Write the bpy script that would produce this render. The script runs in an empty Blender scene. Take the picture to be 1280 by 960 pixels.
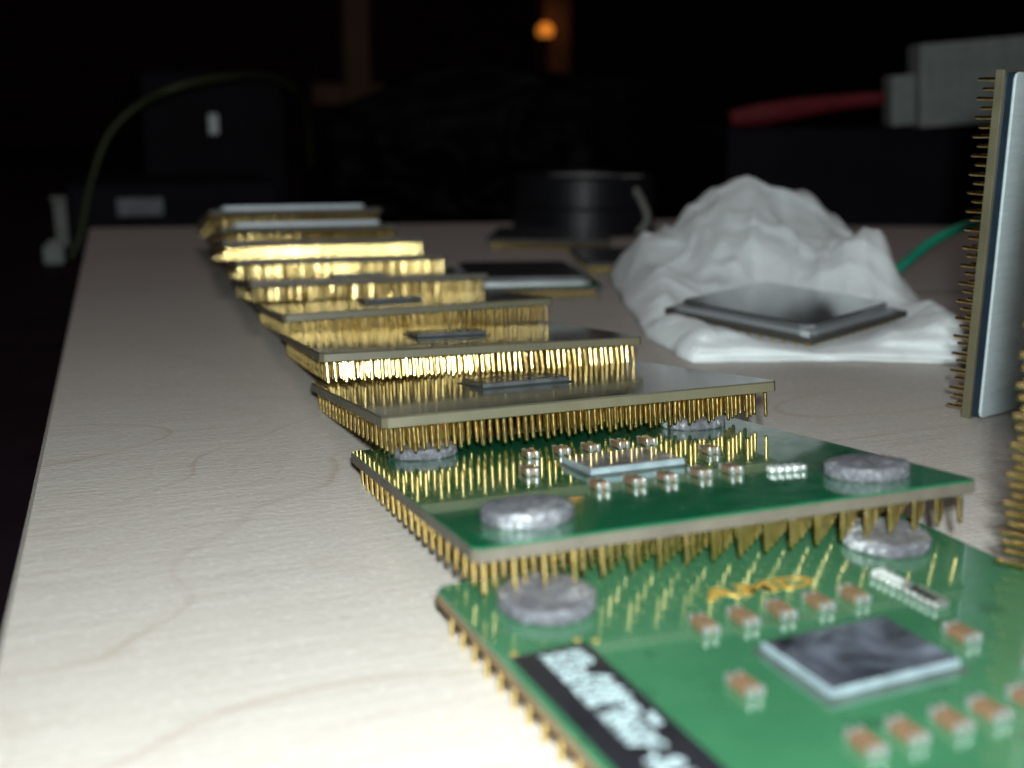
import bpy, bmesh, math, random
from mathutils import Matrix, Vector, noise

# ------------------------------------------------------------------ scale: 1 unit = 10 cm, lengths below are in mm
S = 0.01
R = math.radians
random.seed(7)
scene = bpy.context.scene
COL = scene.collection

# ------------------------------------------------------------------ camera
EYE = Vector((0, 0, 43.54))
RT = Vector((0.94193813, -0.33573456, 0.00590458))
UP = Vector((0.07275449, 0.22122377, 0.97250544))
FW = Vector((0.32780992, 0.91561037, -0.2328053))
cam_data = bpy.data.cameras.new('camera')
cam = bpy.data.objects.new('camera', cam_data)
COL.objects.link(cam)
cam.matrix_world = Matrix(((RT.x, UP.x, -FW.x, EYE.x * S), (RT.y, UP.y, -FW.y, EYE.y * S),
                           (RT.z, UP.z, -FW.z, EYE.z * S), (0, 0, 0, 1)))
cam_data.lens = 40.02
cam_data.sensor_width = 36
cam_data.clip_start = 0.02
cam_data.clip_end = 200
cam_data.dof.use_dof = True
cam_data.dof.focus_distance = 142 * S
cam_data.dof.aperture_fstop = 2.25
cam_data.dof.aperture_blades = 0
scene.camera = cam

# ------------------------------------------------------------------ world, lights, exposure
world = bpy.data.worlds.new('World')
scene.world = world
world.use_nodes = True
bg = world.node_tree.nodes['Background']
bg.inputs['Color'].default_value = (1.0, 0.45, 0.72, 1)
bg.inputs['Strength'].default_value = 0.0022


def area_light(name, loc, target, size, power, color, shape='DISK'):
    ld = bpy.data.lights.new(name, 'AREA')
    ld.shape = shape
    ld.size = size * S
    ld.energy = power
    ld.color = color
    o = bpy.data.objects.new(name, ld)
    COL.objects.link(o)
    loc = Vector(loc)
    o.location = loc * S
    o.rotation_euler = (Vector(target) - loc).to_track_quat('-Z', 'Y').to_euler()
    return o


area_light('camera_flash', (1, -8, 55), (62, 185, 8), 7, 40.5, (0.92, 1.0, 1.0))
area_light('ceiling_lamp', (150, 520, 1500), (80, 200, 0), 500, 175, (1.0, 0.84, 0.84))

vs = scene.view_settings
vs.view_transform = 'Standard'
vs.look = 'None'
vs.exposure = 0
vs.gamma = 1
vs.use_curve_mapping = False
cy = scene.cycles
cy.use_denoising = True
cy.max_bounces = 8
cy.sample_clamp_indirect = 6
cy.caustics_reflective = True


# ------------------------------------------------------------------ materials
def new_mat(name):
    m = bpy.data.materials.new(name)
    m.use_nodes = True
    return m, m.node_tree.nodes, m.node_tree.links, m.node_tree.nodes['Principled BSDF']


def setp(b, **kw):
    names = dict(col='Base Color', rough='Roughness', metal='Metallic', coat='Coat Weight', coatr='Coat Roughness',
                 ior='IOR', spec='Specular IOR Level', emit='Emission Color', emits='Emission Strength',
                 sheen='Sheen Weight', sss='Subsurface Weight', trans='Transmission Weight')
    for k, v in kw.items():
        i = b.inputs[names[k]]
        if k in ('col', 'emit'):
            v = (*v, 1)
        i.default_value = v


def coords(n, l, scale=(1, 1, 1), loc=(0, 0, 0)):
    tc = n.new('ShaderNodeTexCoord')
    mp = n.new('ShaderNodeMapping')
    mp.inputs['Scale'].default_value = scale
    mp.inputs['Location'].default_value = loc
    l.new(tc.outputs['Object'], mp.inputs['Vector'])
    return mp.outputs['Vector']


def nz(n, l, vec, scale, detail=4, rough=0.55, dist=0.0):
    t = n.new('ShaderNodeTexNoise')
    t.inputs['Scale'].default_value = scale
    t.inputs['Detail'].default_value = detail
    t.inputs['Roughness'].default_value = rough
    t.inputs['Distortion'].default_value = dist
    l.new(vec, t.inputs['Vector'])
    return t.outputs['Fac']


def ramp(n, l, fac, stops):
    r = n.new('ShaderNodeValToRGB')
    e = r.color_ramp.elements
    while len(e) < len(stops):
        e.new(0.5)
    for k, (p, c) in zip(e, stops):
        k.position = p
        k.color = (*c, 1) if len(c) == 3 else c
    l.new(fac, r.inputs['Fac'])
    return r.outputs['Color']


def mixc(n, l, fac, a, b, mode='MIX'):
    m = n.new('ShaderNodeMix')
    m.data_type = 'RGBA'
    m.blend_type = mode
    for sock, v in ((m.inputs[0], fac), (m.inputs[6], a), (m.inputs[7], b)):
        if hasattr(v, 'is_output'):
            l.new(v, sock)
        elif isinstance(v, (int, float)):
            sock.default_value = v
        else:
            sock.default_value = (*v, 1)
    return m.outputs[2]


def math_n(n, l, op, a, b=0.0, c=0.0):
    m = n.new('ShaderNodeMath')
    m.operation = op
    for i, v in enumerate((a, b, c)):
        if hasattr(v, 'is_output'):
            l.new(v, m.inputs[i])
        else:
            m.inputs[i].default_value = v
    return m.outputs[0]


def bump(n, l, b, h, strength=0.3, dist=0.002):
    bp = n.new('ShaderNodeBump')
    bp.inputs['Strength'].default_value = strength
    bp.inputs['Distance'].default_value = dist
    l.new(h, bp.inputs['Height'])
    l.new(bp.outputs['Normal'], b.inputs['Normal'])


def mat_plain(name, col, rough=0.5, metal=0.0, var=0.12, scale=60, bmp=0.0, bscale=None, **kw):
    m, n, l, b = new_mat(name)
    setp(b, rough=rough, metal=metal, **kw)
    v = coords(n, l)
    f = nz(n, l, v, scale, 5)
    lo = tuple(c * (1 - var) for c in col)
    hi = tuple(min(1, c * (1 + var)) for c in col)
    l.new(ramp(n, l, f, ((0.3, lo), (0.7, hi))), b.inputs['Base Color'])
    r2 = nz(n, l, v, scale * 0.4, 3)
    mr = n.new('ShaderNodeMapRange')
    mr.inputs['To Min'].default_value = max(0.02, rough * 0.75)
    mr.inputs['To Max'].default_value = min(1, rough * 1.3)
    l.new(r2, mr.inputs['Value'])
    l.new(mr.outputs[0], b.inputs['Roughness'])
    if bmp:
        bump(n, l, b, nz(n, l, v, bscale or scale * 3, 4), bmp, 0.001)
    return m


def mat_wood():
    m, n, l, b = new_mat('pale_birch')
    setp(b, rough=0.42, spec=0.35)
    v = coords(n, l, (1.0, 2.3, 1), (3.1, 0.55, 0))
    field = nz(n, l, v, 0.85, 2.2, 0.30, 0.1)
    lines = math_n(n, l, 'FRACT', math_n(n, l, 'MULTIPLY', field, 11.0))
    fine = ramp(n, l, lines, ((0.0, (0, 0, 0)), (0.80, (0.02,) * 3), (0.925, (0.16,) * 3), (0.962, (1, 1, 1)), (0.978, (0.05,) * 3)))
    fine2 = ramp(n, l, math_n(n, l, 'FRACT', math_n(n, l, 'MULTIPLY', field, 33.0)), ((0.0, (0, 0, 0)), (0.75, (0.0,) * 3), (0.93, (0.25,) * 3), (0.985, (0.0,) * 3)))
    patch = nz(n, l, coords(n, l, (0.8, 1.4, 1), (1.7, 4, 0)), 2.1, 3)
    patchr = ramp(n, l, patch, ((0.32, (0.12,) * 3), (0.62, (1, 1, 1))))
    lm = mixc(n, l, 1.0, mixc(n, l, 1.0, fine, fine2, 'LIGHTEN'), patchr, 'MULTIPLY')
    grain = nz(n, l, coords(n, l, (1.3, 46, 1)), 3.4, 6, 0.68)
    base = ramp(n, l, grain, ((0.30, (0.435, 0.395, 0.35)), (0.50, (0.53, 0.495, 0.45)), (0.70, (0.605, 0.57, 0.53))))
    blot = nz(n, l, coords(n, l, (1, 1.6, 1)), 1.3, 5)
    base = mixc(n, l, ramp(n, l, blot, ((0.35, (0, 0, 0)), (0.72, (0.65,) * 3))), base, (0.50, 0.45, 0.40))
    fleck = nz(n, l, coords(n, l, (34, 80, 1)), 2.6, 3, 0.7)
    base = mixc(n, l, ramp(n, l, fleck, ((0.56, (0, 0, 0)), (0.70, (0.6,) * 3))), base, (0.80, 0.785, 0.74))
    pore = nz(n, l, coords(n, l, (22, 110, 1), (5, 2, 0)), 2.2, 3, 0.7)
    base = mixc(n, l, ramp(n, l, pore, ((0.58, (0, 0, 0)), (0.72, (0.42,) * 3))), base, (0.38, 0.31, 0.24))
    spk = nz(n, l, coords(n, l, (1, 1, 1), (8, 2, 0)), 62, 2)
    base = mixc(n, l, ramp(n, l, spk, ((0.765, (0, 0, 0)), (0.80, (0.6,) * 3))), base, (0.22, 0.16, 0.12))
    col = mixc(n, l, mixc(n, l, 1.0, lm, (0.44,) * 3, 'MULTIPLY'), base, (0.32, 0.235, 0.17))
    l.new(col, b.inputs['Base Color'])
    l.new(ramp(n, l, fleck, ((0.45, (0.55,) * 3), (0.72, (0.26,) * 3))), b.inputs['Roughness'])
    bump(n, l, b, math_n(n, l, 'ADD', grain, math_n(n, l, 'MULTIPLY', nz(n, l, coords(n, l), 120, 3), 1.6)), 0.28, 0.002)
    return m


def mat_solder_mask(name, a, c):
    m, n, l, b = new_mat(name)
    setp(b, rough=0.16, ior=1.55, coat=0.9, coatr=0.04)
    v = coords(n, l)
    f = nz(n, l, v, 6, 5, 0.6)
    col = ramp(n, l, f, ((0.3, a), (0.7, c)))
    # copper planes and traces showing faintly through the lacquer
    tr = n.new('ShaderNodeTexVoronoi')
    tr.feature = 'DISTANCE_TO_EDGE'
    tr.distance = 'MANHATTAN' if hasattr(tr, 'distance') else tr.distance
    tr.inputs['Scale'].default_value = 34
    l.new(v, tr.inputs['Vector'])
    k = ramp(n, l, tr.outputs['Distance'], ((0.0, (0.5,) * 3), (0.06, (0.0,) * 3)))
    k2 = ramp(n, l, nz(n, l, v, 9, 3), ((0.5, (0, 0, 0)), (0.68, (0.5,) * 3)))
    col = mixc(n, l, mixc(n, l, 1.0, k, k2, 'MULTIPLY'), col, (0.10, 0.13, 0.03))
    spot = ramp(n, l, nz(n, l, v, 22, 3), ((0.60, (0, 0, 0)), (0.74, (0.6,) * 3)))
    col = mixc(n, l, spot, col, tuple(x * 0.5 for x in a))
    l.new(col, b.inputs['Base Color'])
    dust = nz(n, l, v, 40, 5, 0.7)
    l.new(ramp(n, l, dust, ((0.4, (0.10,) * 3), (0.8, (0.34,) * 3))), b.inputs['Roughness'])
    bump(n, l, b, nz(n, l, v, 45, 3), 0.05, 0.002)
    return m


def mat_gold():
    m, n, l, b = new_mat('gold_plating')
    setp(b, metal=1.0, rough=0.24)
    v = coords(n, l)
    oi = n.new('ShaderNodeObjectInfo')
    f = nz(n, l, v, 90, 4)
    c1 = ramp(n, l, f, ((0.3, (0.84, 0.59, 0.16)), (0.7, (0.98, 0.80, 0.36))))
    c2 = mixc(n, l, math_n(n, l, 'MULTIPLY', oi.outputs['Random'], 0.35), c1, (0.88, 0.72, 0.38))
    l.new(c2, b.inputs['Base Color'])
    l.new(ramp(n, l, nz(n, l, v, 130, 3), ((0.3, (0.13,) * 3), (0.75, (0.25,) * 3))), b.inputs['Roughness'])
    return m


def mat_die(name, dark, light, rlo, rhi):
    m, n, l, b = new_mat(name)
    setp(b, metal=0.75)
    v = coords(n, l)
    f = nz(n, l, v, 17, 6, 0.6, 0.6)
    l.new(ramp(n, l, f, ((0.36, dark), (0.66, light))), b.inputs['Base Color'])
    l.new(ramp(n, l, f, ((0.3, (rlo,) * 3), (0.7, (rhi,) * 3))), b.inputs['Roughness'])
    l.new(ramp(n, l, f, ((0.36, (0.9,) * 3), (0.66, (0.45,) * 3))), b.inputs['Metallic'])
    return m


def mat_brushed(name, col, rough, metal=0.85, lift=0.0):
    m, n, l, b = new_mat(name)
    setp(b, metal=metal, rough=rough)
    v = coords(n, l)
    f = nz(n, l, coords(n, l, (4, 60, 4)), 3, 4)
    g_ = nz(n, l, v, 70, 5, 0.7)
    c = ramp(n, l, f, ((0.3, tuple(x * 0.86 for x in col)), (0.7, col)))
    sp = ramp(n, l, g_, ((0.56, (0, 0, 0)), (0.72, (0.5,) * 3)))
    c = mixc(n, l, sp, c, tuple(x * 0.7 for x in col))
    l.new(c, b.inputs['Base Color'])
    l.new(ramp(n, l, g_, ((0.3, (rough * 0.8,) * 3), (0.75, (min(1, rough * 1.35),) * 3))), b.inputs['Roughness'])
    bump(n, l, b, g_, 0.08, 0.002)
    return m


def mat_foam():
    m, n, l, b = new_mat('grey_foam')
    setp(b, rough=0.5, spec=0.8)
    v = coords(n, l)
    f = nz(n, l, v, 150, 4, 0.8)
    w = nz(n, l, v, 17, 3, 0.6)
    t = math_n(n, l, 'ADD', f, math_n(n, l, 'MULTIPLY', math_n(n, l, 'SUBTRACT', w, 0.5), 0.9))
    l.new(ramp(n, l, t, ((0.34, (0.06, 0.06, 0.072)), (0.60, (0.155, 0.16, 0.178)), (0.72, (0.55, 0.58, 0.60)))), b.inputs['Base Color'])
    l.new(ramp(n, l, t, ((0.45, (0.7,) * 3), (0.7, (0.28,) * 3))), b.inputs['Roughness'])
    bump(n, l, b, f, 0.8, 0.004)
    return m


def mat_cloth():
    m, n, l, b = new_mat('white_tissue')
    setp(b, rough=0.9, spec=0.1, sheen=0.25, sss=0.1)
    b.inputs['Subsurface Radius'].default_value = (0.03, 0.03, 0.03)
    b.inputs['Subsurface Scale'].default_value = 1.0
    v = coords(n, l)
    f = nz(n, l, v, 3.5, 5, 0.6)
    l.new(ramp(n, l, f, ((0.3, (0.80, 0.86, 0.87)), (0.7, (0.86, 0.905, 0.91)))), b.inputs['Base Color'])
    w = nz(n, l, coords(n, l, (1, 1, 1)), 120, 4, 0.7)
    c = nz(n, l, v, 11, 5, 0.6, 0.8)
    bump(n, l, b, math_n(n, l, 'ADD', math_n(n, l, 'MULTIPLY', w, 0.2), c), 0.5, 0.02)
    return m


def mat_black(name, col=(0.009, 0.007, 0.011), rough=0.55, spec=0.05, bmp=0.1):
    m, n, l, b = new_mat(name)
    setp(b, rough=rough, spec=spec)
    v = coords(n, l)
    f = nz(n, l, v, 4, 5)
    l.new(ramp(n, l, f, ((0.3, tuple(c * 0.7 for c in col)), (0.7, tuple(c * 1.3 for c in col)))), b.inputs['Base Color'])
    bump(n, l, b, nz(n, l, v, 30, 4), bmp, 0.004)
    return m


M = dict(
    wood=mat_wood(),
    ply=mat_plain('plywood_edge', (0.30, 0.21, 0.13), 0.7, var=0.3, scale=14),
    desk=mat_black('dark_desk', (0.012, 0.006, 0.009), 0.7, 0.1),
    wall=mat_black('dark_wall', (0.030, 0.015, 0.022), 0.9, 0.05),
    mask_a=mat_solder_mask('green_lacquer', (0.027, 0.118, 0.054), (0.050, 0.168, 0.084)),
    mask_b=mat_solder_mask('deep_green_lacquer', (0.008, 0.105, 0.045), (0.014, 0.150, 0.068)),
    core=mat_plain('laminate_core', (0.105, 0.092, 0.070), 0.6, var=0.2, scale=30),
    core_dark=mat_plain('laminate_core_dark', (0.055, 0.050, 0.038), 0.6, var=0.2, scale=30),
    core_brown=mat_plain('brown_laminate', (0.15, 0.095, 0.042), 0.5, var=0.2, scale=30),
    olive=mat_plain('olive_laminate', (0.115, 0.106, 0.064), 0.42, var=0.14, scale=26),
    olive_top=mat_plain('olive_lacquer', (0.085, 0.082, 0.058), 0.15, var=0.22, scale=12, coat=0.6, coatr=0.08, bmp=0.04),
    umber_top=mat_plain('umber_lacquer', (0.085, 0.072, 0.058), 0.15, var=0.22, scale=12, coat=0.6, coatr=0.08, bmp=0.04),
    slate_top=mat_plain('slate_ceramic', (0.085, 0.088, 0.095), 0.2, var=0.18, scale=14, coat=0.5, coatr=0.1, bmp=0.05),
    gold=mat_gold(),
    gold_ink=mat_plain('gold_print', (0.78, 0.52, 0.13), 0.35, 0.7, var=0.12, scale=80),
    die=mat_die('smoky_silicon', (0.13, 0.145, 0.19), (0.25, 0.29, 0.365), 0.2, 0.5),
    die_bright=mat_die('polished_silicon', (0.70, 0.66, 0.68), (0.80, 0.77, 0.79), 0.06, 0.14),
    die_dark=mat_die('dark_silicon', (0.04, 0.04, 0.048), (0.13, 0.14, 0.15), 0.12, 0.4),
    die_side=mat_plain('die_edge_grey', (0.27, 0.345, 0.375), 0.4, 0.3, var=0.2, scale=60, bmp=0.3),
    die_side_dark=mat_plain('die_edge_dark', (0.07, 0.075, 0.08), 0.4, 0.3, var=0.4, scale=60, bmp=0.3),
    fillet=mat_plain('underfill', (0.05, 0.07, 0.06), 0.3, var=0.3, scale=40),
    cap=mat_plain('tan_ceramic', (0.165, 0.098, 0.055), 0.42, var=0.35, scale=60),
    tin=mat_plain('solder_tin', (0.62, 0.66, 0.64), 0.3, 0.85, var=0.1, scale=80, bmp=0.25),
    white_part=mat_plain('white_ceramic', (0.66, 0.72, 0.70), 0.35, 0.0, var=0.08, scale=60),
    black_part=mat_plain('black_resin', (0.02, 0.019, 0.02), 0.35, var=0.2, scale=50),
    label=mat_plain('black_label', (0.010, 0.010, 0.014), 0.45, var=0.3, scale=50),
    ink=mat_plain('white_print', (0.44, 0.56, 0.58), 0.6, var=0.12, scale=120),
    foam=mat_foam(),
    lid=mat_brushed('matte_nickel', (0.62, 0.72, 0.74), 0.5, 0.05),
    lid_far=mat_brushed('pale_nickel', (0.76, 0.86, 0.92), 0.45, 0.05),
    ihs=mat_plain('polished_nickel', (0.52, 0.55, 0.57), 0.15, 0.92, var=0.05, scale=25),
    flange=mat_plain('bright_nickel', (0.74, 0.78, 0.80), 0.36, 0.7, var=0.05, scale=25),
    bluegap=mat_plain('painted_gap_shade', (0.010, 0.022, 0.035), 0.4, var=0.2, scale=30),  # shade of the gap under the lid, painted as near-black blue
    cloth=mat_cloth(),
    black=mat_black('black_plastic'),
    rubber=mat_black('black_vinyl', (0.010, 0.010, 0.013), 0.42, 0.3, 0.05),
    bag=mat_black('black_film', (0.002, 0.0015, 0.002), 0.55, 0.06, 0.2),
    green_wire=mat_plain('green_insulation', (0.0, 0.23, 0.135), 0.4, var=0.12, scale=20),
    yg_wire=mat_plain('yellow_green_insulation', (0.035, 0.045, 0.010), 0.5, var=0.3, scale=8),
    red=mat_plain('red_rubber', (0.15, 0.003, 0.010), 0.7, var=0.15, scale=20),
    white_plastic=mat_plain('white_nylon', (0.26, 0.29, 0.275), 0.6, var=0.15, scale=20),
    grey_label=mat_plain('grey_paper', (0.20, 0.20, 0.22), 0.7, var=0.25, scale=30),
    grey_plastic=mat_plain('grey_plastic', (0.22, 0.22, 0.20), 0.5, var=0.1, scale=30),
    brown_wood=mat_plain('brown_wood', (0.10, 0.045, 0.018), 0.6, var=0.25, scale=3),
)
_m, _n, _l, _b = new_mat('orange_glow')
setp(_b, col=(0.8, 0.3, 0.03), emit=(1.0, 0.32, 0.03), emits=0.42)
_l.new(ramp(_n, _l, nz(_n, _l, coords(_n, _l), 3), ((0.3, (1.0, 0.28, 0.02)), (0.7, (1.0, 0.36, 0.05)))), _b.inputs['Emission Color'])
M['lamp'] = _m


# ------------------------------------------------------------------ mesh helpers (mm in, units out)
def mesh_of(name, bm, mats, smooth=False):
    bmesh.ops.recalc_face_normals(bm, faces=bm.faces)
    for v in bm.verts:
        v.co *= S
    me = bpy.data.meshes.new(name)
    bm.to_mesh(me)
    bm.free()
    for m in (mats if isinstance(mats, (list, tuple)) else [mats]):
        me.materials.append(m)
    if smooth:
        me.shade_smooth()
    return me


def link(name, me, parent=None, loc=(0, 0, 0), rot=None):
    o = bpy.data.objects.new(name, me)
    COL.objects.link(o)
    o.parent = parent
    o.location = Vector(loc) * S
    if rot is not None:
        o.rotation_euler = rot
    return o


def tag(o, label, cat, group=None, kind=None):
    if label:
        o['label'] = label
    if cat:
        o['category'] = cat
    if group:
        o['group'] = group
    if kind:
        o['kind'] = kind
    return o


def add_box(bm, x0, x1, y0, y1, z0, z1, bev=0.0, seg=1, mat=0):
    t = bmesh.new()
    vs_ = [t.verts.new(p) for p in ((x0, y0, z0), (x1, y0, z0), (x1, y1, z0), (x0, y1, z0),
                                     (x0, y0, z1), (x1, y0, z1), (x1, y1, z1), (x0, y1, z1))]
    for q in ((3, 2, 1, 0), (4, 5, 6, 7), (0, 1, 5, 4), (1, 2, 6, 5), (2, 3, 7, 6), (3, 0, 4, 7)):
        t.faces.new([vs_[i] for i in q])
    if bev:
        bmesh.ops.bevel(t, geom=list(t.edges), offset=bev, segments=seg, affect='EDGES', profile=0.5)
    for f in t.faces:
        f.material_index = mat
    merge(bm, t)


def merge(bm, t):
    tmp = bpy.data.meshes.new('tmp')
    t.to_mesh(tmp)
    t.free()
    bm.from_mesh(tmp)
    bpy.data.meshes.remove(tmp)


def rings(bm, rs, closed_ends=True, mat=0):
    """rs: list of rings (lists of points) of equal length, skinned together"""
    vr = [[bm.verts.new(p) for p in r] for r in rs]
    k = len(vr[0])
    for a, b in zip(vr, vr[1:]):
        for i in range(k):
            f = bm.faces.new((a[i], a[(i + 1) % k], b[(i + 1) % k], b[i]))
            f.material_index = mat
    if closed_ends:
        bm.faces.new(list(reversed(vr[0]))).material_index = mat
        bm.faces.new(vr[-1]).material_index = mat
    return vr


def poly_prism(bm, poly, z0, z1, bev=0.0, mat=0):
    def off(d):
        out = []
        k = len(poly)
        for i in range(k):
            a, b, c = Vector(poly[i - 1]), Vector(poly[i]), Vector(poly[(i + 1) % k])
            e1, e2 = (b - a).normalized(), (c - b).normalized()
            n1, n2 = Vector((-e1.y, e1.x)), Vector((-e2.y, e2.x))
            w = n1 + n2
            out.append(b + w * (d / (w.dot(n1))))
        return out
    rs = []
    if bev:
        for d, z in ((bev, z0), (0, z0 + bev), (0, z1 - bev), (bev, z1)):
            rs.append([(p[0], p[1], z) for p in off(d)])
    else:
        rs = [[(p[0], p[1], z) for p in poly] for z in (z0, z1)]
    rings(bm, rs, True, mat)


def square(h, ch=(0, 0, 0, 0), r=0.0):
    """counter-clockwise square of half-size h; ch = chamfer at (-,-),(+,-),(+,+),(-,+)"""
    pts = []
    for (sx, sy), c in zip(((-1, -1), (1, -1), (1, 1), (-1, 1)), ch):
        c = max(c, r)
        if c <= 0:
            pts.append((sx * h, sy * h))
        else:
            a = (sx * h, sy * (h - c))
            b = (sx * (h - c), sy * h)
            mid = (sx * (h - c * 0.3), sy * (h - c * 0.3))
            seq = [b, mid, a] if (sx * sy < 0) else [a, mid, b]
            if (sx, sy) in ((1, -1), (-1, 1)):
                seq = [b, mid, a] if (sx, sy) == (1, -1) else [b, mid, a]
            if c > r and c > 0.5:
                seq = [seq[0], seq[2]]
            pts += seq
    return pts


def tube(bm, pts, rad, k=10, mat=0):
    pts = [Vector(p) for p in pts]
    # Catmull-Rom resample
    P = [pts[0]] + pts + [pts[-1]]
    fine, rr = [], []
    for i in range(1, len(P) - 2):
        for s in range(6):
            t = s / 6
            a, b, c, d = P[i - 1], P[i], P[i + 1], P[i + 2]
            fine.append(0.5 * ((2 * b) + (c - a) * t + (2 * a - 5 * b + 4 * c - d) * t * t + (3 * b - a - 3 * c + d) * t ** 3))
            if isinstance(rad, (list, tuple)):
                rr.append(rad[i - 1] * (1 - t) + rad[i] * t)
            else:
                rr.append(rad)
    fine.append(pts[-1])
    rr.append(rad[-1] if isinstance(rad, (list, tuple)) else rad)
    rs = []
    up = Vector((0, 0, 1))
    for i, p in enumerate(fine):
        d = (fine[min(i + 1, len(fine) - 1)] - fine[max(i - 1, 0)]).normalized()
        a = d.cross(up)
        if a.length < 1e-3:
            a = d.cross(Vector((1, 0, 0)))
        a.normalize()
        b = d.cross(a)
        rs.append([p + (a * math.cos(2 * math.pi * j / k) + b * math.sin(2 * math.pi * j / k)) * rr[i] for j in range(k)])
    rings(bm, rs, True, mat)


def text_mesh(name, body, size, mat, thick=0.03, font_sx=1.0, bold=0.0):
    cu = bpy.data.curves.new(name, 'FONT')
    cu.body = body
    cu.size = size * S
    cu.extrude = thick * S * 0.5
    cu.offset = bold * S
    cu.align_x = 'LEFT'
    cu.align_y = 'BOTTOM'
    cu.resolution_u = 3
    o = bpy.data.objects.new('tmp_text', cu)
    COL.objects.link(o)
    bpy.context.view_layer.update()
    dg = bpy.context.evaluated_depsgraph_get()
    me = bpy.data.meshes.new_from_object(o.evaluated_get(dg))
    bpy.data.objects.remove(o)
    bpy.data.curves.remove(cu)
    me.name = name
    for v in me.vertices:
        v.co.x *= font_sx
    me.materials.clear()
    me.materials.append(mat)
    return me


# ------------------------------------------------------------------ the setting: desk, wall
def quad_sheet(name, pts, mat):
    bm = bmesh.new()
    bm.faces.new([bm.verts.new(p) for p in pts])
    o = link(name, mesh_of(name, bm, mat))
    o['kind'] = 'structure'
    return o


quad_sheet('desk_surface', ((-2500, -800, -18.2), (2600, -800, -18.2), (2600, 2100, -18.2), (-2500, 2100, -18.2)), M['desk'])
quad_sheet('wall_back', ((-2500, 2000, -18.2), (2600, 2000, -18.2), (2600, 2000, 2400), (-2500, 2000, 2400)), M['wall'])

# pale wooden board
bm = bmesh.new()
poly_prism(bm, [(-13.5, -60), (330, -66), (330, 418), (148, 436), (-5.2, 459)], -18.0, 0.0, 0.6)
for f in bm.faces:
    c = f.calc_center_median()
    f.material_index = 0 if c.z > -0.7 else 1
board = link('wooden_board', mesh_of('wooden_board', bm, [M['wood'], M['ply']]))
tag(board, 'pale birch board with thin brown growth lines under the row of processors', 'board')


# ------------------------------------------------------------------ processors
def pin_bm(L, r=0.255, k=7):
    bm_ = bmesh.new()
    rs = []
    for rr, z in ((r * 0.5, 0), (r, 0.22), (r, L - 0.25), (r * 1.55, L)):
        rs.append([(rr * math.cos(2 * math.pi * i / k), rr * math.sin(2 * math.pi * i / k), z) for i in range(k)])
    vr = rings(bm_, rs, True)
    for ring in vr:                       # crisp tip and shoulder, smooth shaft
        for i in range(k):
            bm_.edges.get((ring[i], ring[(i + 1) % k])).smooth = False
    return bm_


_pin_cache = {}


def pin_mesh(L):
    if L not in _pin_cache:
        _pin_cache[L] = mesh_of('pin', pin_bm(L), M['gold'], True)
    return _pin_cache[L]


def pin_grid(n, hole):
    """staggered grid of n x n half-pitch places with an empty middle"""
    c = (n - 1) / 2
    out = []
    for i in range(n):
        for j in range(n):
            if (i + j) % 2:
                continue
            if abs(i - c) <= hole and abs(j - c) <= hole:
                continue
            out.append((i, j))
    return out


PITCH = 1.31


def add_pins(root, L, n=37, hole=10, singles=('front', 'left'), depth=2, skip=(), lean=0.0, jit=0.014):
    c = (n - 1) / 2
    me = pin_mesh(L)
    rest = bmesh.new()
    src = pin_bm(L)
    tmp = bpy.data.meshes.new('tmp')
    src.to_mesh(tmp)
    src.free()
    many = 0
    for i, j in pin_grid(n, hole):
        if (i, j) in skip:
            continue
        x, y = (i - c) * PITCH, (j - c) * PITCH
        one = ('front' in singles and j < depth) or ('left' in singles and i < depth)
        if one:
            o = link('pin', me, root, (x, y - L * math.tan(R(-lean)) * (j < depth), 0), (R(lean) * (j < depth) + random.gauss(0, jit), random.gauss(0, 0.014), random.random() * 0.9))
        else:
            k0 = len(rest.verts)
            rest.from_mesh(tmp)
            rest.verts.ensure_lookup_table()
            ax, ay = random.gauss(0, jit), random.gauss(0, jit) + math.tan(R(-lean)) * (j < 6)
            for v in rest.verts[k0:]:
                z = v.co.z - L
                v.co.x += x + ax * z
                v.co.y += y + ay * z
            many += 1
    bpy.data.meshes.remove(tmp)
    if many:
        o = link('pins', mesh_of('pins', rest, M['gold'], True), root)
        o['kind'] = 'stuff'
    else:
        rest.free()


def chip_root(name, top, rot, height):
    """top: centre of the substrate's top face in mm; rot: Euler in degrees; the Empty stands at the pin tips"""
    o = bpy.data.objects.new(name, None)
    COL.objects.link(o)
    o.empty_display_size = 0.05
    mat = Matrix.Rotation(R(rot[2]), 4, 'Z') @ Matrix.Rotation(R(rot[1]), 4, 'Y') @ Matrix.Rotation(R(rot[0]), 4, 'X')
    o.rotation_euler = mat.to_euler()
    o.location = (Vector(top) - mat.to_3x3() @ Vector((0, 0, height))) * S
    return o


def substrate(root, L, th, h, core, top, top_th=0.22, ch=(0.55, 0.55, 0.55, 0.7), name_top='lacquer'):
    bm_ = bmesh.new()
    poly_prism(bm_, square(h, ch), L, L + th - top_th, 0.06)
    s = link('substrate', mesh_of('substrate', bm_, core), root)
    bm_ = bmesh.new()
    poly_prism(bm_, square(h - 0.02, ch), L + th - top_th + 0.002, L + th, 0.07)
    return s, link(name_top, mesh_of(name_top, bm_, top), root)


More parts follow.
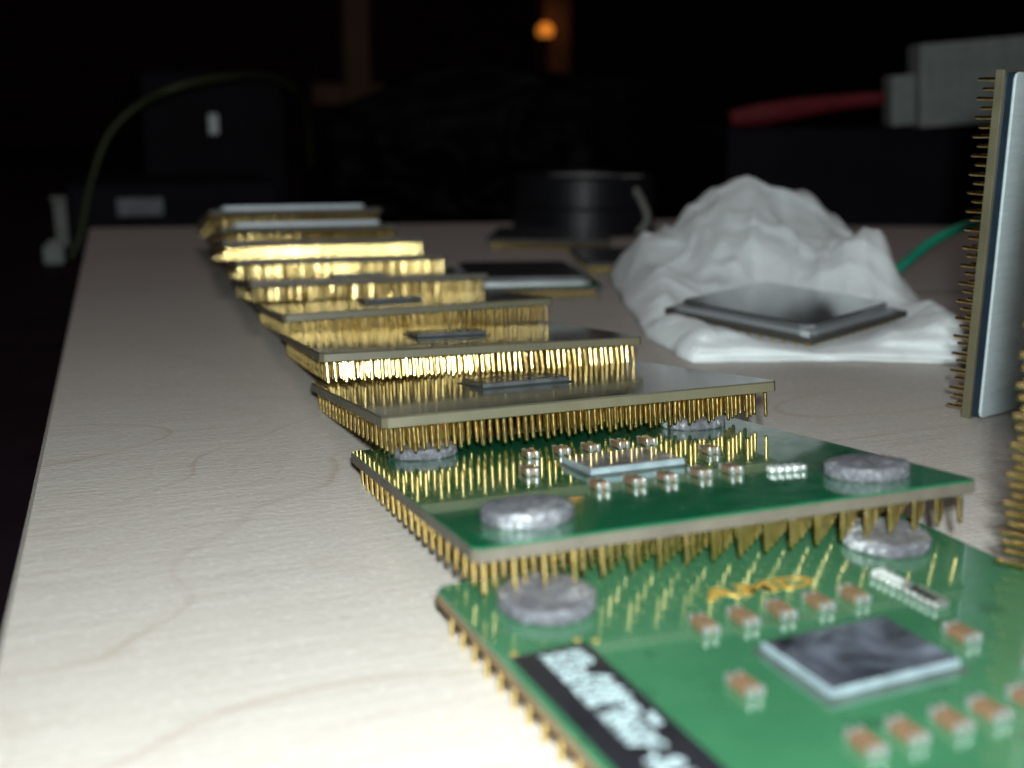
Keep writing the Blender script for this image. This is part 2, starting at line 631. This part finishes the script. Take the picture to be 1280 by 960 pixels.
def die(root, z, x, y, w, d, hgt, mtop, rim=0.6):
    bm_ = bmesh.new()
    poly_prism(bm_, [(x - w / 2, y - d / 2), (x + w / 2, y - d / 2), (x + w / 2, y + d / 2), (x - w / 2, y + d / 2)], z, z + hgt, 0.12)
    for f in bm_.faces:
        f.material_index = 0 if f.calc_center_median().z > z + hgt - 0.01 else 1
    o = link('die', mesh_of('die', bm_, [mtop, M['die_side_dark' if mtop == M['die_dark'] else 'die_side']]), root)
    bm_ = bmesh.new()
    a, b_ = w / 2, d / 2
    o1 = [(x - a - rim, y - b_ - rim), (x + a + rim, y - b_ - rim), (x + a + rim, y + b_ + rim), (x - a - rim, y + b_ + rim)]
    i1 = [(x - a + .05, y - b_ + .05), (x + a - .05, y - b_ + .05), (x + a - .05, y + b_ - .05), (x - a + .05, y + b_ - .05)]
    rings(bm_, [[(p[0], p[1], z + .003) for p in o1], [(p[0], p[1], z + hgt * 0.3) for p in i1]], False)
    link('underfill', mesh_of('underfill', bm_, M['fillet'], True), o)
    return o


_cap_cache = {}


def capacitor(root, z, x, y, rz=0.0, w=1.35, ln=2.75, hgt=0.8):
    if (w, ln) not in _cap_cache:
        b1 = bmesh.new()
        add_box(b1, -w / 2, w / 2, -ln / 2 + 0.42, ln / 2 - 0.42, 0.05, hgt, 0.07)
        b2 = bmesh.new()
        add_box(b2, -w * 0.17, w * 0.17, -0.3, 0.3, 0.0, hgt + 0.05, 0.09, 2)
        _cap_cache[(w, ln)] = (mesh_of('capacitor', b1, M['cap']), mesh_of('terminal', b2, M['tin'], True))
    a, t = _cap_cache[(w, ln)]
    o = link('capacitor', a, root, (x + random.gauss(0, 0.06), y + random.gauss(0, 0.06), z), (0, 0, rz + random.gauss(0, 0.035)))
    for sx in (-1, 1):
        for sy in (-1, 1):
            link('terminal', t, o, (sx * w * 0.32, sy * (ln / 2 - 0.22), 0))
    return o


def resistor_array(root, z, x, y, rz, body):
    b1 = bmesh.new()
    add_box(b1, -0.62, 0.62, -1.65, 1.65, 0.05, 0.6, 0.08)
    o = link('resistor_array', mesh_of('resistor_array', b1, body), root, (x, y, z), (0, 0, rz))
    b2 = bmesh.new()
    add_box(b2, -0.25, 0.25, -0.24, 0.24, 0, 0.66, 0.12, 2)
    t = mesh_of('terminal', b2, M['tin'], True)
    for s in (-1, 1):
        for k in range(4):
            link('terminal', t, o, (s * 0.68, -1.2 + 0.8 * k, 0))
    b3 = bmesh.new()
    add_box(b3, -0.78, 0.78, -0.3, 0.3, 0, 0.7, 0.16, 2)
    link('end_cap', mesh_of('end_cap', b3, M['tin'], True), o, (0, -1.85, 0))
    return o


def foam_pad(root, z, x, y, seed, rad=4.05, hgt=1.32, label=None):
    rnd = random.Random(seed)
    bm_ = bmesh.new()
    k = 72
    rs = []
    prof = ((0.97, 0.0), (1.0, 0.22), (0.985, 0.5), (1.0, 0.78), (0.96, 0.94), (0.86, 1.0), (0.5, 1.0), (0.16, 0.99))
    ph = [rnd.random() * 6.28 for _ in range(8)]
    for q, (rr, zz) in enumerate(prof):
        ring = []
        for i in range(k):
            a = 2 * math.pi * i / k
            e = 1 + 0.007 * math.sin(5 * a + ph[0]) + 0.006 * math.sin(9 * a + ph[1] + q)
            jig = rnd.gauss(0, 0.014 if q < 6 else 0.004)
            r_ = rad * rr * (e if q < 6 else 1) * (1 + jig)
            zt = hgt * zz + (rnd.gauss(0, 0.035) + 0.04 * math.sin(3 * a + ph[2]) if zz > 0.9 else 0)
            ring.append((x + r_ * math.cos(a), y + r_ * math.sin(a), z + max(0.01, zt) if zz else z))
        rs.append(ring)
    rings(bm_, rs, True)
    o = link('foam_pad', mesh_of('foam_pad', bm_, M['foam'], True), root)
    if label:
        o['label'] = label
    return o


def round_lid(root, z, h, hgt, mat, r=1.6, name='lid', z_gap=0.0):
    bm_ = bmesh.new()
    poly_prism(bm_, square(h, r=r), z + z_gap, z + z_gap + hgt, 0.15)
    return link(name, mesh_of(name, bm_, mat), root)


HX = 24.75
ROW = 'processors laid in an overlapping row'


# ---- front green processor (C1)
def green_top_parts(root, z, rot90=False):
    pass


L, TH = 3.05, 1.28
c1 = chip_root('processor_chip', (50.66, 63.87, 4.345), (0, 0, 4.28), L + TH)
tag(c1, 'nearest green processor with black printed label, mottled grey die and tan capacitors', 'processor', ROW)
substrate(c1, L, TH, HX, M['core_brown'], M['mask_a'], 0.34)
add_pins(c1, L, singles=('left',))
Z1 = L + TH
die(c1, Z1, -0.6, -0.1, 11.6, 8.1, 0.85, M['die'])
for x in (-8.2, -4.5, -0.9, 2.9, 6.5):
    capacitor(c1, Z1, x - 0.1, 8.75)
for x in (-8.4, -4.95, -1.25, 2.2, 5.8):
    capacitor(c1, Z1, x, -9.8)
capacitor(c1, Z1, 9.2, -0.2)
capacitor(c1, Z1, -11.0, -0.4)
capacitor(c1, Z1, 10.2, -7.2)
resistor_array(c1, Z1, 11.5, 10.3, 0.02, M['white_part'])
resistor_array(c1, Z1, 11.65, 6.3, -0.03, M['black_part'])
foam_pad(c1, Z1, -17.6, 17.6, 1, label='torn grey foam pad under the pins of the next chip')
foam_pad(c1, Z1, 17.6, 17.6, 2)
foam_pad(c1, Z1, -17.6, -17.6, 3)
foam_pad(c1, Z1, 17.6, -17.6, 4)
bm = bmesh.new()
add_box(bm, -24.05, -17.75, -21.5, 10.4, Z1 + 0.003, Z1 + 0.06)
lab = link('label', mesh_of('label', bm, M['label']), c1)
lab['label'] = 'black label with rows of white lettering'
for txt, x, y, wid in (('AMD', -20.0, 9.65, 2.5), ('Athlon™', -20.0, 5.5, 7.6), ('AXDA2400', -21.15, 9.7, 8.2), ('DKV3C', -21.15, 0.7, 5.4),
                       ('AIUHB 0246', -22.3, 9.7, 8.1), ('XPMW', -22.3, 0.7, 4.6), ('Y6475', -22.3, -5.0, 5.0), ('© 1999 AMD', -21.15, -5.9, 8.0)):
    me = text_mesh('lettering', txt, 1.62, M['ink'], 0.03, 1.0, 0.03)
    k = wid * S / max(v.co.x for v in me.vertices)
    for v in me.vertices:
        v.co.x *= k
    link('lettering', me, lab, (x, y, Z1 + 0.077), (0, 0, -math.pi / 2))
t = link('gold_lettering', text_mesh('gold_lettering', 'AMD', 3.0, M['gold_ink'], 0.05, 1.62, 0.10), c1, (-4.9, 12.55, Z1 + 0.027), (0, 0, R(-4)))
vb = bmesh.new()
rings(vb, [[(r_ * math.cos(a * math.pi / 4), r_ * math.sin(a * math.pi / 4), z_) for a in range(8)] for r_, z_ in ((0.3, 0.0), (0.27, 0.05), (0.1, 0.06))], True)
gold_dot = mesh_of('gold_dot', vb, M['gold_ink'], True)
for p in ((-23.5, 10.9), (-18.1, 11.1), (-16.9, 10.4)):
    link('gold_dot', gold_dot, c1, (p[0], p[1], Z1 + 0.002))  # small gold dots near the back end of the label

# ---- second green processor (C2)
c2 = chip_root('processor_chip', (50.55, 105.28, 7.08), (-7.03, -0.71, -0.08), L + TH)
tag(c2, 'second green processor from the front with four grey foam pads, mirroring pins', 'processor', ROW)
substrate(c2, L, TH, HX, M['core'], M['mask_b'])
add_pins(c2, L)
die(c2, Z1, -0.6, -0.6, 10.6, 8.0, 0.85, M['die_bright'])
for x in (-7.4, -3.65, -0.05, 3.6, 7.0):
    capacitor(c2, Z1, x, -9.9)
    capacitor(c2, Z1, x, 9.0)
capacitor(c2, Z1, -10.8, 0.2)
capacitor(c2, Z1, 10.4, 0.4)
resistor_array(c2, Z1, 11.7, -12.4, R(80), M['white_part'])
for k, (sx, sy) in enumerate(((-1, -1), (1, -1), (1, 1), (-1, 1))):
    foam_pad(c2, Z1, sx * 17.6, sy * 17.6, 11 + k)
bm = bmesh.new()
add_box(bm, -23.2, -19.8, -21.5, -17.0, Z1 + 0.003, Z1 + 0.05)
link('sticker', mesh_of('sticker', bm, M['mask_a']), c2)

# ---- olive and brown processors further along the row (C3 .. C8)
LC, TC = 3.2, 1.3
ZC = LC + TC
row = (
    ((51.97, 141.62, 7.80), (-8.3, -0.61, -0.35), 'olive_top', ((-1.2, -1.0, 12.0, 9.5, 0.75)), 'third chip, olive with a raised tan front edge and dull mottled die', 'single', -1.0),
    ((52.76, 180.24, 7.24), (-6.91, 0.3, -1.75), 'umber_top', ((-0.5, -1.5, 11.5, 9.0, 0.7)), 'fourth chip, its front pins glaring white in the flash', 'single', -7.0),
    ((52.92, 218.2, 7.09), (-6.5, -0.8, -1.01), 'umber_top', ((-1.0, -1.5, 11.0, 8.5, 0.7)), 'fifth chip, brown with half glossy die, behind the glaring white pins', 'single', 1.0),
    ((51.85, 251.9, 7.38), (-7.3, 0.3, -2.0), 'slate_top', ((0.5, -1.5, 11.0, 9.0, 0.6)), 'sixth chip, grey edged, in front of the dark lidded chip to its right', None, 2.4),
    ((53.02, 286.35, 7.38), (-7.3, 0.3, -2.3), 'slate_top', ((0.5, -1.0, 11.0, 9.0, 0.6)), 'seventh chip, lower of the two close stacked rows of bright gold pins', None, 0.9),
    ((51.3, 300.5, 10.05), (-7.3, 0.3, -1.3), 'slate_top', None, 'eighth chip, lying on the seventh, its gold pins glaring', None, -0.4),
)
for top, rot, tm, dd, lab_, single, ch in row:
    c = chip_root('processor_chip', top, rot, ZC)
    tag(c, lab_, 'processor', ROW)
    substrate(c, LC, TC, HX, M['olive'] if tm != 'slate_top' else M['core'], M[tm], 0.18, (0.6, 0.6, 0.6, 0.9), 'top_layer')
    add_pins(c, LC, singles=('front', 'left') if single else (), lean=ch, jit=(0.009 if ch == -7.0 else 0.014) if single else (0.016 if ch < 0 else 0.034))
    if dd:
        die(c, ZC, *dd, M['die_dark'])

# ---- lidded processors at the far end of the row (C9, C10)
for top, rot, lab_ in (((54.3, 341.0, 8.40), (-9.6, 0.3, -0.6), 'ninth chip, with pale metal lid, lower of the far lidded pair'),
                       ((52.6, 354.5, 11.9), (-9.6, 0.3, 0.0), 'farthest chip in the row, with pale metal lid, lying on the ninth')):
    c = chip_root('processor_chip', top, rot, ZC)
    tag(c, lab_, 'processor', ROW)
    substrate(c, LC, TC, HX, M['core'], M['slate_top'], 0.18, (0.6, 0.6, 0.6, 0.9), 'top_layer')
    add_pins(c, LC, singles=(), jit=0.02, lean=-4.0)
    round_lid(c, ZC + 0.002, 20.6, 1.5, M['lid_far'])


# ---- standing lidded processors on the right (R1, R2)
def standing(base, t_cam, label, singles, z0):
    """base: ground point below the near-left lower corner of the substrate's lid face"""
    hx, hy = math.sin(R(19.7)), math.cos(R(19.7))
    rx, ry = hy, -hx
    t = Vector((rx * t_cam[0] + hx * t_cam[1], ry * t_cam[0] + hy * t_cam[1], 0)).normalized()
    upv = Vector((0, 0, 1))
    n_ = t.cross(upv)
    o = bpy.data.objects.new('processor_chip', None)
    COL.objects.link(o)
    ctr = Vector(base) + t * HX + upv * (HX + z0)
    m3 = Matrix((t, upv, n_)).transposed()
    o.matrix_world = Matrix.Translation((ctr - n_ * ZC) * S) @ m3.to_4x4()
    tag(o, label, 'processor', 'metal lidded processors standing on edge')
    substrate(o, LC, 1.45, HX, M['olive'], M['olive_top'], 0.18, (0, 0, 0, 0), 'top_layer')
    bm_ = bmesh.new()
    poly_prism(bm_, square(HX - 0.35, r=0.5), LC + 1.452, LC + 2.45, 0.05)
    link('gap_shade', mesh_of('gap_shade', bm_, M['bluegap']), o)  # dark block painted in as the shaded gap between substrate and lid
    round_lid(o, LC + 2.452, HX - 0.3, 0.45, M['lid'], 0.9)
    add_pins(o, LC, singles=singles, depth=3)
    return o


standing((117.6, 129.4, 0), (0.80, 0.6), 'upright processor with silver lid facing us, standing on the bare board', ('left',), 0.02)
standing((73.0, 69.35, 0), (0.60, 0.80), 'upright processor cut by the right picture edge, standing on the nearest chip', ('left',), 4.40)


# ---- small lidded processors lying flat (K, P4) and two dark flat ones
def small_chip(top, rot, label, group, half=17.5, sub='mask_b', ihs=15.4, Lp=2.0, ihs_mat='ihs', n=25, flange='flange', hgt=1.5):
    th = 1.2
    c = chip_root('processor_chip', top, rot, Lp + th)
    tag(c, label, 'processor', group)
    substrate(c, Lp, th, half, M['core_dark'], M[sub], 0.18, (0, 0, 0, 1.0), 'top_layer')
    add_pins(c, Lp, n=n, hole=5, singles=())
    if ihs:
        z = Lp + th
        bm_ = bmesh.new()
        poly_prism(bm_, square(ihs, r=2.2), z + 0.002, z + 0.55, 0.08)
        b = link('heat_spreader', mesh_of('heat_spreader', bm_, M[flange]), c)
        bm_ = bmesh.new()
        poly_prism(bm_, square(ihs - 1.3, r=2.0), z + 0.552, z + hgt, 0.3)
        link('raised_face', mesh_of('raised_face', bm_, M[ihs_mat]), b)
    return c


LOOSE = 'loose processors lying on the board'
small_chip((98.0, 268.5, 3.2), (0, 0, -11), 'dark topped processor with pale front rim beside the sixth chip', LOOSE, hgt=1.9)
small_chip((143.0, 361.0, 3.3), (0, 0, -25), 'far flat processor with orange gold pins before the black tape roll', LOOSE, half=20.0, n=29, ihs=0, sub='slate_top', Lp=2.6)
small_chip((146.0, 300.0, 3.2), (0, 0, -14), 'dark flat processor half under the left edge of the white tissue', LOOSE, half=17.5, ihs=0, sub='slate_top', Lp=2.2)


# ------------------------------------------------------------------ tissue
def interp(tab, x):
    if x <= tab[0][0]:
        return tab[0][1]
    for (a, p), (b, q) in zip(tab, tab[1:]):
        if x <= b:
            t = (x - a) / (b - a)
            t = t * t * (3 - 2 * t)
            return p + (q - p) * t
    return tab[-1][1]


HXv = Vector((math.sin(R(19.7)), math.cos(R(19.7)), 0))
RXv = Vector((math.cos(R(19.7)), -math.sin(R(19.7)), 0))
RIDGE = ((24, 6), (30, 9.0), (41, 11.5), (46, 18), (52, 23.0), (59, 25.3), (66, 23), (73, 21.5), (81, 16.5), (87, 11), (92, 7), (100, 3))
FRONT = ((26, 4.6), (33, 5.0), (38, 3.2), (46, 1.4), (56, 1.2), (64, 1.6), (71, 3.2), (79, 6.4), (88, 6.4), (100, 5))
P4 = (227.5, 55.0)


def sstep(a, b, x):
    t = max(0.0, min(1.0, (x - a) / (b - a)))
    return t * t * (3 - 2 * t)


def tissue_point(s, w):
    b0 = 199.0 + 1.5 * math.sin(s * 5.1) * (1 - w)
    b = b0 + w * (330 - b0)
    al = interp(((199, 32), (207, 30), (225, 26.5), (255, 25.5), (300, 25), (330, 36)), b) + 1.2 * noise.noise(Vector((b * 0.05, 3.3, 0)))
    ar = interp(((203, 87), (240, 93), (290, 98), (330, 88)), b)
    a = al + s * (ar - al)
    n1 = noise.noise(Vector((a * 0.05, b * 0.05, 1.7)))
    n2 = noise.noise(Vector((a * 0.13 + 4, b * 0.10, 5.1)))
    cre = 1 - abs(noise.noise(Vector((a * 0.045 + 0.4 * n2, b * 0.075 + 9, 2.2)))) * 2
    cre2 = 1 - abs(noise.noise(Vector((a * 0.10 + 7, b * 0.06 - a * 0.05, 8.2)))) * 2
    q1 = abs(noise.noise(Vector((a * 0.09 - b * 0.03 + 0.6 * n1, b * 0.02 + 3, 4.4))))
    q2 = abs(noise.noise(Vector((a * 0.05 + 2, b * 0.11 + a * 0.05 + 0.5 * n1, 6.4))))
    cr3 = 1.3 * math.exp(-(q1 * 7) ** 2) + 1.1 * math.exp(-(q2 * 7) ** 2)
    rb = 292 + 6 * n1
    d = b - rb
    ridge = interp(RIDGE, a + 1.5 * n2) * (math.exp(-(d / 34) ** 2) if d < 0 else math.exp(-(d / 20) ** 2))
    fb = b - 206
    front = interp(FRONT, a + n2) * math.exp(-(fb / 10.5) ** 2)
    left = 5.0 * math.exp(-((a - 30) / 6.5) ** 2) * sstep(206, 222, b) * (1 - sstep(255, 280, b))
    fold = 11.5 * math.exp(-((b - 252 - (a - 80) * 0.25) / 9) ** 2) * sstep(62, 80, a) * (1 - sstep(80.5, 88.5, a))
    fold2 = 5.5 * math.exp(-((b - 226) / 9) ** 2) * sstep(74, 86, a) * (1 - sstep(90, 94, a))
    z = 1.5 + max(ridge, 0) + front + left + fold + fold2
    dm = abs(b - P4[0]) + abs(a - P4[1])
    away = sstep(17.0, 36.0, dm)
    z += away * (0.25 * cre * sstep(215, 255, b) + 0.12 * cre2 * sstep(206, 235, b) + 0.9 * n2 + cr3 * sstep(220, 262, b))
    bed = 1.9 + 0.03 * (b - P4[0]) + 0.15 * n2
    z = z * away + min(z, bed) * (1 - away)
    edge = min(s, 1 - s) * (ar - al)
    ez = min(edge, w * (330 - b0), (1 - w) * (330 - b0))
    z = 0.25 + max(0.3, z) * min(1.0, (max(0.0, ez) / 6.5) ** 0.62)
    fr = min(1.0, w * (330 - b0) / 9)
    over = 2.0 * math.sin(fr * math.pi) + (1 - fr) * (0.75 * math.sin(z * 2.5 + 0.05 * a + 2 * n1) + 1.1 * n2)
    p = RXv * (a + 0.25 * n2) + HXv * (b - over)
    return (p.x, p.y, z)


NS, NW = 120, 190
bm = bmesh.new()
gridv = [[bm.verts.new(tissue_point(i / NS, (j / NW) ** 1.25)) for i in range(NS + 1)] for j in range(NW + 1)]
for j in range(NW):
    for i in range(NS):
        bm.faces.new((gridv[j][i], gridv[j][i + 1], gridv[j + 1][i + 1], gridv[j + 1][i]))
tissue = link('tissue', mesh_of('tissue', bm, M['cloth'], True))
so = tissue.modifiers.new('thickness', 'SOLIDIFY')
so.thickness = 0.25 * S
so.offset = -1
tag(tissue, 'crumpled white tissue with a small metal lidded processor resting on it', 'tissue')

pc = RXv * P4[1] + HXv * P4[0]
small_chip((pc.x, pc.y, 4.9), (1.8, -1.7, 24), 'small processor with polished metal lid lying on the white tissue', None, half=17.5, ihs=16.4, hgt=1.8, Lp=1.2, sub='slate_top')


# ------------------------------------------------------------------ things at the back
def solid(name, label, cat, build, mat, smooth=False, group=None, loc=(0, 0, 0)):
    bm_ = bmesh.new()
    build(bm_)
    o = link(name, mesh_of(name, bm_, mat, smooth), None, loc)
    return tag(o, label, cat, group)


# black roll of tape
def tape_build(b):
    k = 56
    prof = ((16, 0.2), (26, 0.2), (26.6, 1.0), (26.6, 9.5), (26.2, 10), (26.6, 10.5), (26.6, 20.0), (26.0, 21.0), (17.0, 21.0), (16, 20))
    rs = [[(r_ * math.cos(2 * math.pi * i / k), r_ * math.sin(2 * math.pi * i / k), z_) for i in range(k)] for r_, z_ in prof]
    vr = rings(b, rs, False)
    for i in range(k):
        b.faces.new((vr[-1][i], vr[-1][(i + 1) % k], vr[0][(i + 1) % k], vr[0][i]))


tp = solid('tape_roll', 'round black tape roll standing behind the chips at the back of the board', 'tape roll', tape_build, M['rubber'], loc=(170.5, 398, 0))
bm = bmesh.new()
k = 40
rings(bm, [[(r_ * math.cos(2 * math.pi * i / k), r_ * math.sin(2 * math.pi * i / k), z_) for i in range(k)] for r_, z_ in ((15.9, 0.4), (15.9, 20.4), (14.8, 20.4), (14.8, 0.4))], False)
link('core', mesh_of('core', bm, M['grey_plastic']), tp)
bm = bmesh.new()
add_box(bm, 4.5, 12.5, -24.4, -20.2, 21.0, 21.6, 0.2)
link('tape_tab', mesh_of('tape_tab', bm, M['grey_plastic']), tp)

solid('grey_wire', 'short pale grey wire stub beside the black tape roll', 'wire',
      lambda b: tube(b, ((180.5, 371, 1.4), (183.0, 369, 6), (182.0, 371, 12), (180.0, 374, 17)), 1.3), M['grey_plastic'], True)
solid('green_wire', 'bright green wire curving up behind the white tissue', 'wire',
      lambda b: tube(b, ((172, 238, -0.5 + 2), (180.7, 236.6, 1.6), (184.9, 235.5, 4.0), (190.0, 234.3, 8.6), (195.1, 233.5, 12.5), (201.9, 231.9, 15.8), (211.6, 229.3, 18.2), (224.9, 224.9, 17.5), (240, 218, 9), (250, 213, 1.4), (262, 208, 1.4)), 1.25), M['green_wire'], True)
solid('earth_wire', 'thin yellow green wire arching over the far left corner of the board', 'wire',
      lambda b: tube(b, ((-14, 500, -16.6), (-9, 503, -6), (-4.3, 506.8, 11.8), (4.4, 509.0, 32.7), (17.8, 507.5, 45.6), (33.9, 503.5, 52.8), (58, 520, 57.5), (80, 560, 58.0), (100, 600, 50), (110, 640, 30), (114, 660, -16.6)), 1.3), M['yg_wire'], True)

# low black case behind the board, with a grey label
case = solid('drive_case', 'low black case with a grey label behind the far left board corner', 'case',
             lambda b: add_box(b, -14, 74, 511, 590, -18.1, 13, 2.0, 2), M['black'])
bm = bmesh.new()
add_box(bm, 5.8, 24.5, 510.6, 511.0, -0.4, 7.0)
o = link('label', mesh_of('label', bm, M['grey_label']), case)
o['label'] = 'blank grey paper label'
tower = solid('equipment_case', 'tall black case with a small white switch behind the row of chips', 'case',
              lambda b: add_box(b, 20, 92, 596, 690, -18.1, 62, 3.0, 2), M['black'])
bm = bmesh.new()
add_box(bm, 52.6, 57.4, 594.6, 596.2, 31.5, 41.5, 0.6, 2)
link('speck', mesh_of('speck', bm, M['white_part']), tower)  # small white block on the front of the case


def bag_build(b):
    bmesh.ops.create_icosphere(b, subdivisions=6, radius=1.0)
    for v in b.verts:
        d = v.co.copy()
        f = 1 + 0.22 * noise.noise(d * 1.6 + Vector((3, 1, 2))) + 0.10 * (1 - 2 * abs(noise.noise(d * 3.4))) + 0.035 * noise.noise(d * 9)
        z = d.z * f
        v.co = Vector((d.x * f * 108, d.y * f * 62, max(-0.38, z) * 62))
    lo = min(v.co.z for v in b.verts)
    for v in b.verts:
        v.co.z -= lo


solid('plastic_bag', 'crumpled black plastic bag heaped in the dark behind the board', 'bag', bag_build, M['bag'], True, loc=(222, 585, -18.1))

psu = solid('equipment_case', 'black case carrying the red cable and white connector at the right', 'case',
            lambda b: add_box(b, 0, 150, 0, 110, 0, 56, 2.5, 2), M['black'], loc=(233, 402, -18.1))
psu.rotation_euler = (0, 0, R(-20))
solid('red_cable', 'thick red cable lying on the black case, ending at the white connector', 'cable',
      lambda b: tube(b, ((239, 411, 41.2), (251, 407, 43.0), (266, 402, 45.6), (280, 397, 47.8), (296.5, 391, 49.5)), (3.0, 4.3, 3.9, 3.0, 2.6), 14), M['red'], True)


def conn_build(b):
    add_box(b, 0, 46, 0, 16, 0, 32, 1.2, 2)
    for i in range(4):
        add_box(b, 4 + i * 10.5, 11 + i * 10.5, -0.7, 0.6, 5, 27, 0.3)


cn = solid('connector', 'blocky white plastic connector on the black case behind the upright chip', 'connector', conn_build, M['white_plastic'], loc=(306, 379, 38.0))
cn.rotation_euler = (0, R(-5), R(-20))
bm = bmesh.new()
add_box(bm, -10.4, -0.8, 2, 14, 1.5, 21, 0.9, 2)
link('plug', mesh_of('plug', bm, M['white_plastic']), cn)

solid('plug_cap', 'small white plastic cap on the dark desk left of the board', 'cap',
      lambda b: (add_box(b, -24, -16, 496, 504, -18.1, -10.5, 0.9, 2), add_box(b, -22, -18, 498, 502, -10.5, -8.6, 0.5, 2)), M['white_plastic'])
solid('cable_tie', 'tiny grey plastic clip beside the low black case', 'clip',
      lambda b: (add_box(b, -21, -15.2, 560, 564, -18.1, 2.6, 0.6, 2), add_box(b, -22, -14.6, 559, 565, 2.6, 4.8, 0.6, 2)), M['grey_plastic'])

# wooden rack far behind, with a small orange lamp
rk = bpy.data.objects.new('wooden_rack', None)
COL.objects.link(rk)
rk.location = Vector((220, 1020, -18.1)) * S
tag(rk, 'dim brown wooden rack standing far back in the dark', 'rack')


def rk_part(name, *bx):
    b = bmesh.new()
    add_box(b, *bx, 1.5, 2)
    link(name, mesh_of(name, b, M['brown_wood']), rk)


rk_part('post', -12, 12, 0, 22, 0, 420)
rk_part('rail', -40, -12.3, 2, 20, 66, 84)
rk_part('rail', 12.3, 95, 2, 20, 66, 84)
rk_part('post', 268, 300, 240, 264, 0, 420)
rk_part('rail', -12, 268, 262, 272, 300, 330)

lampr = bpy.data.objects.new('night_lamp', None)
COL.objects.link(lampr)
lampr.location = Vector((485.5, 1252, 132)) * S
tag(lampr, 'small round orange lamp glowing in front of the wooden rack', 'lamp')
bm = bmesh.new()
bmesh.ops.create_uvsphere(bm, u_segments=24, v_segments=16, radius=9.5)
link('bulb', mesh_of('bulb', bm, M['lamp'], True), lampr)
bm = bmesh.new()
rings(bm, [[(r_ * math.cos(i * math.pi / 8), r_ * math.sin(i * math.pi / 8), z_) for i in range(16)] for r_, z_ in ((26, -150.1), (26, -146), (4, -143), (3.5, -12), (7, -8.6), (7, -6.5))], True)
link('stand', mesh_of('stand', bm, M['black'], False), lampr)
pl = bpy.data.lights.new('night_lamp_light', 'POINT')
pl.energy = 1.1
pl.color = (1.0, 0.42, 0.08)
pl.shadow_soft_size = 0.1
plo = bpy.data.objects.new('night_lamp_light', pl)
COL.objects.link(plo)
plo.location = Vector((485.5, 1225, 140)) * S
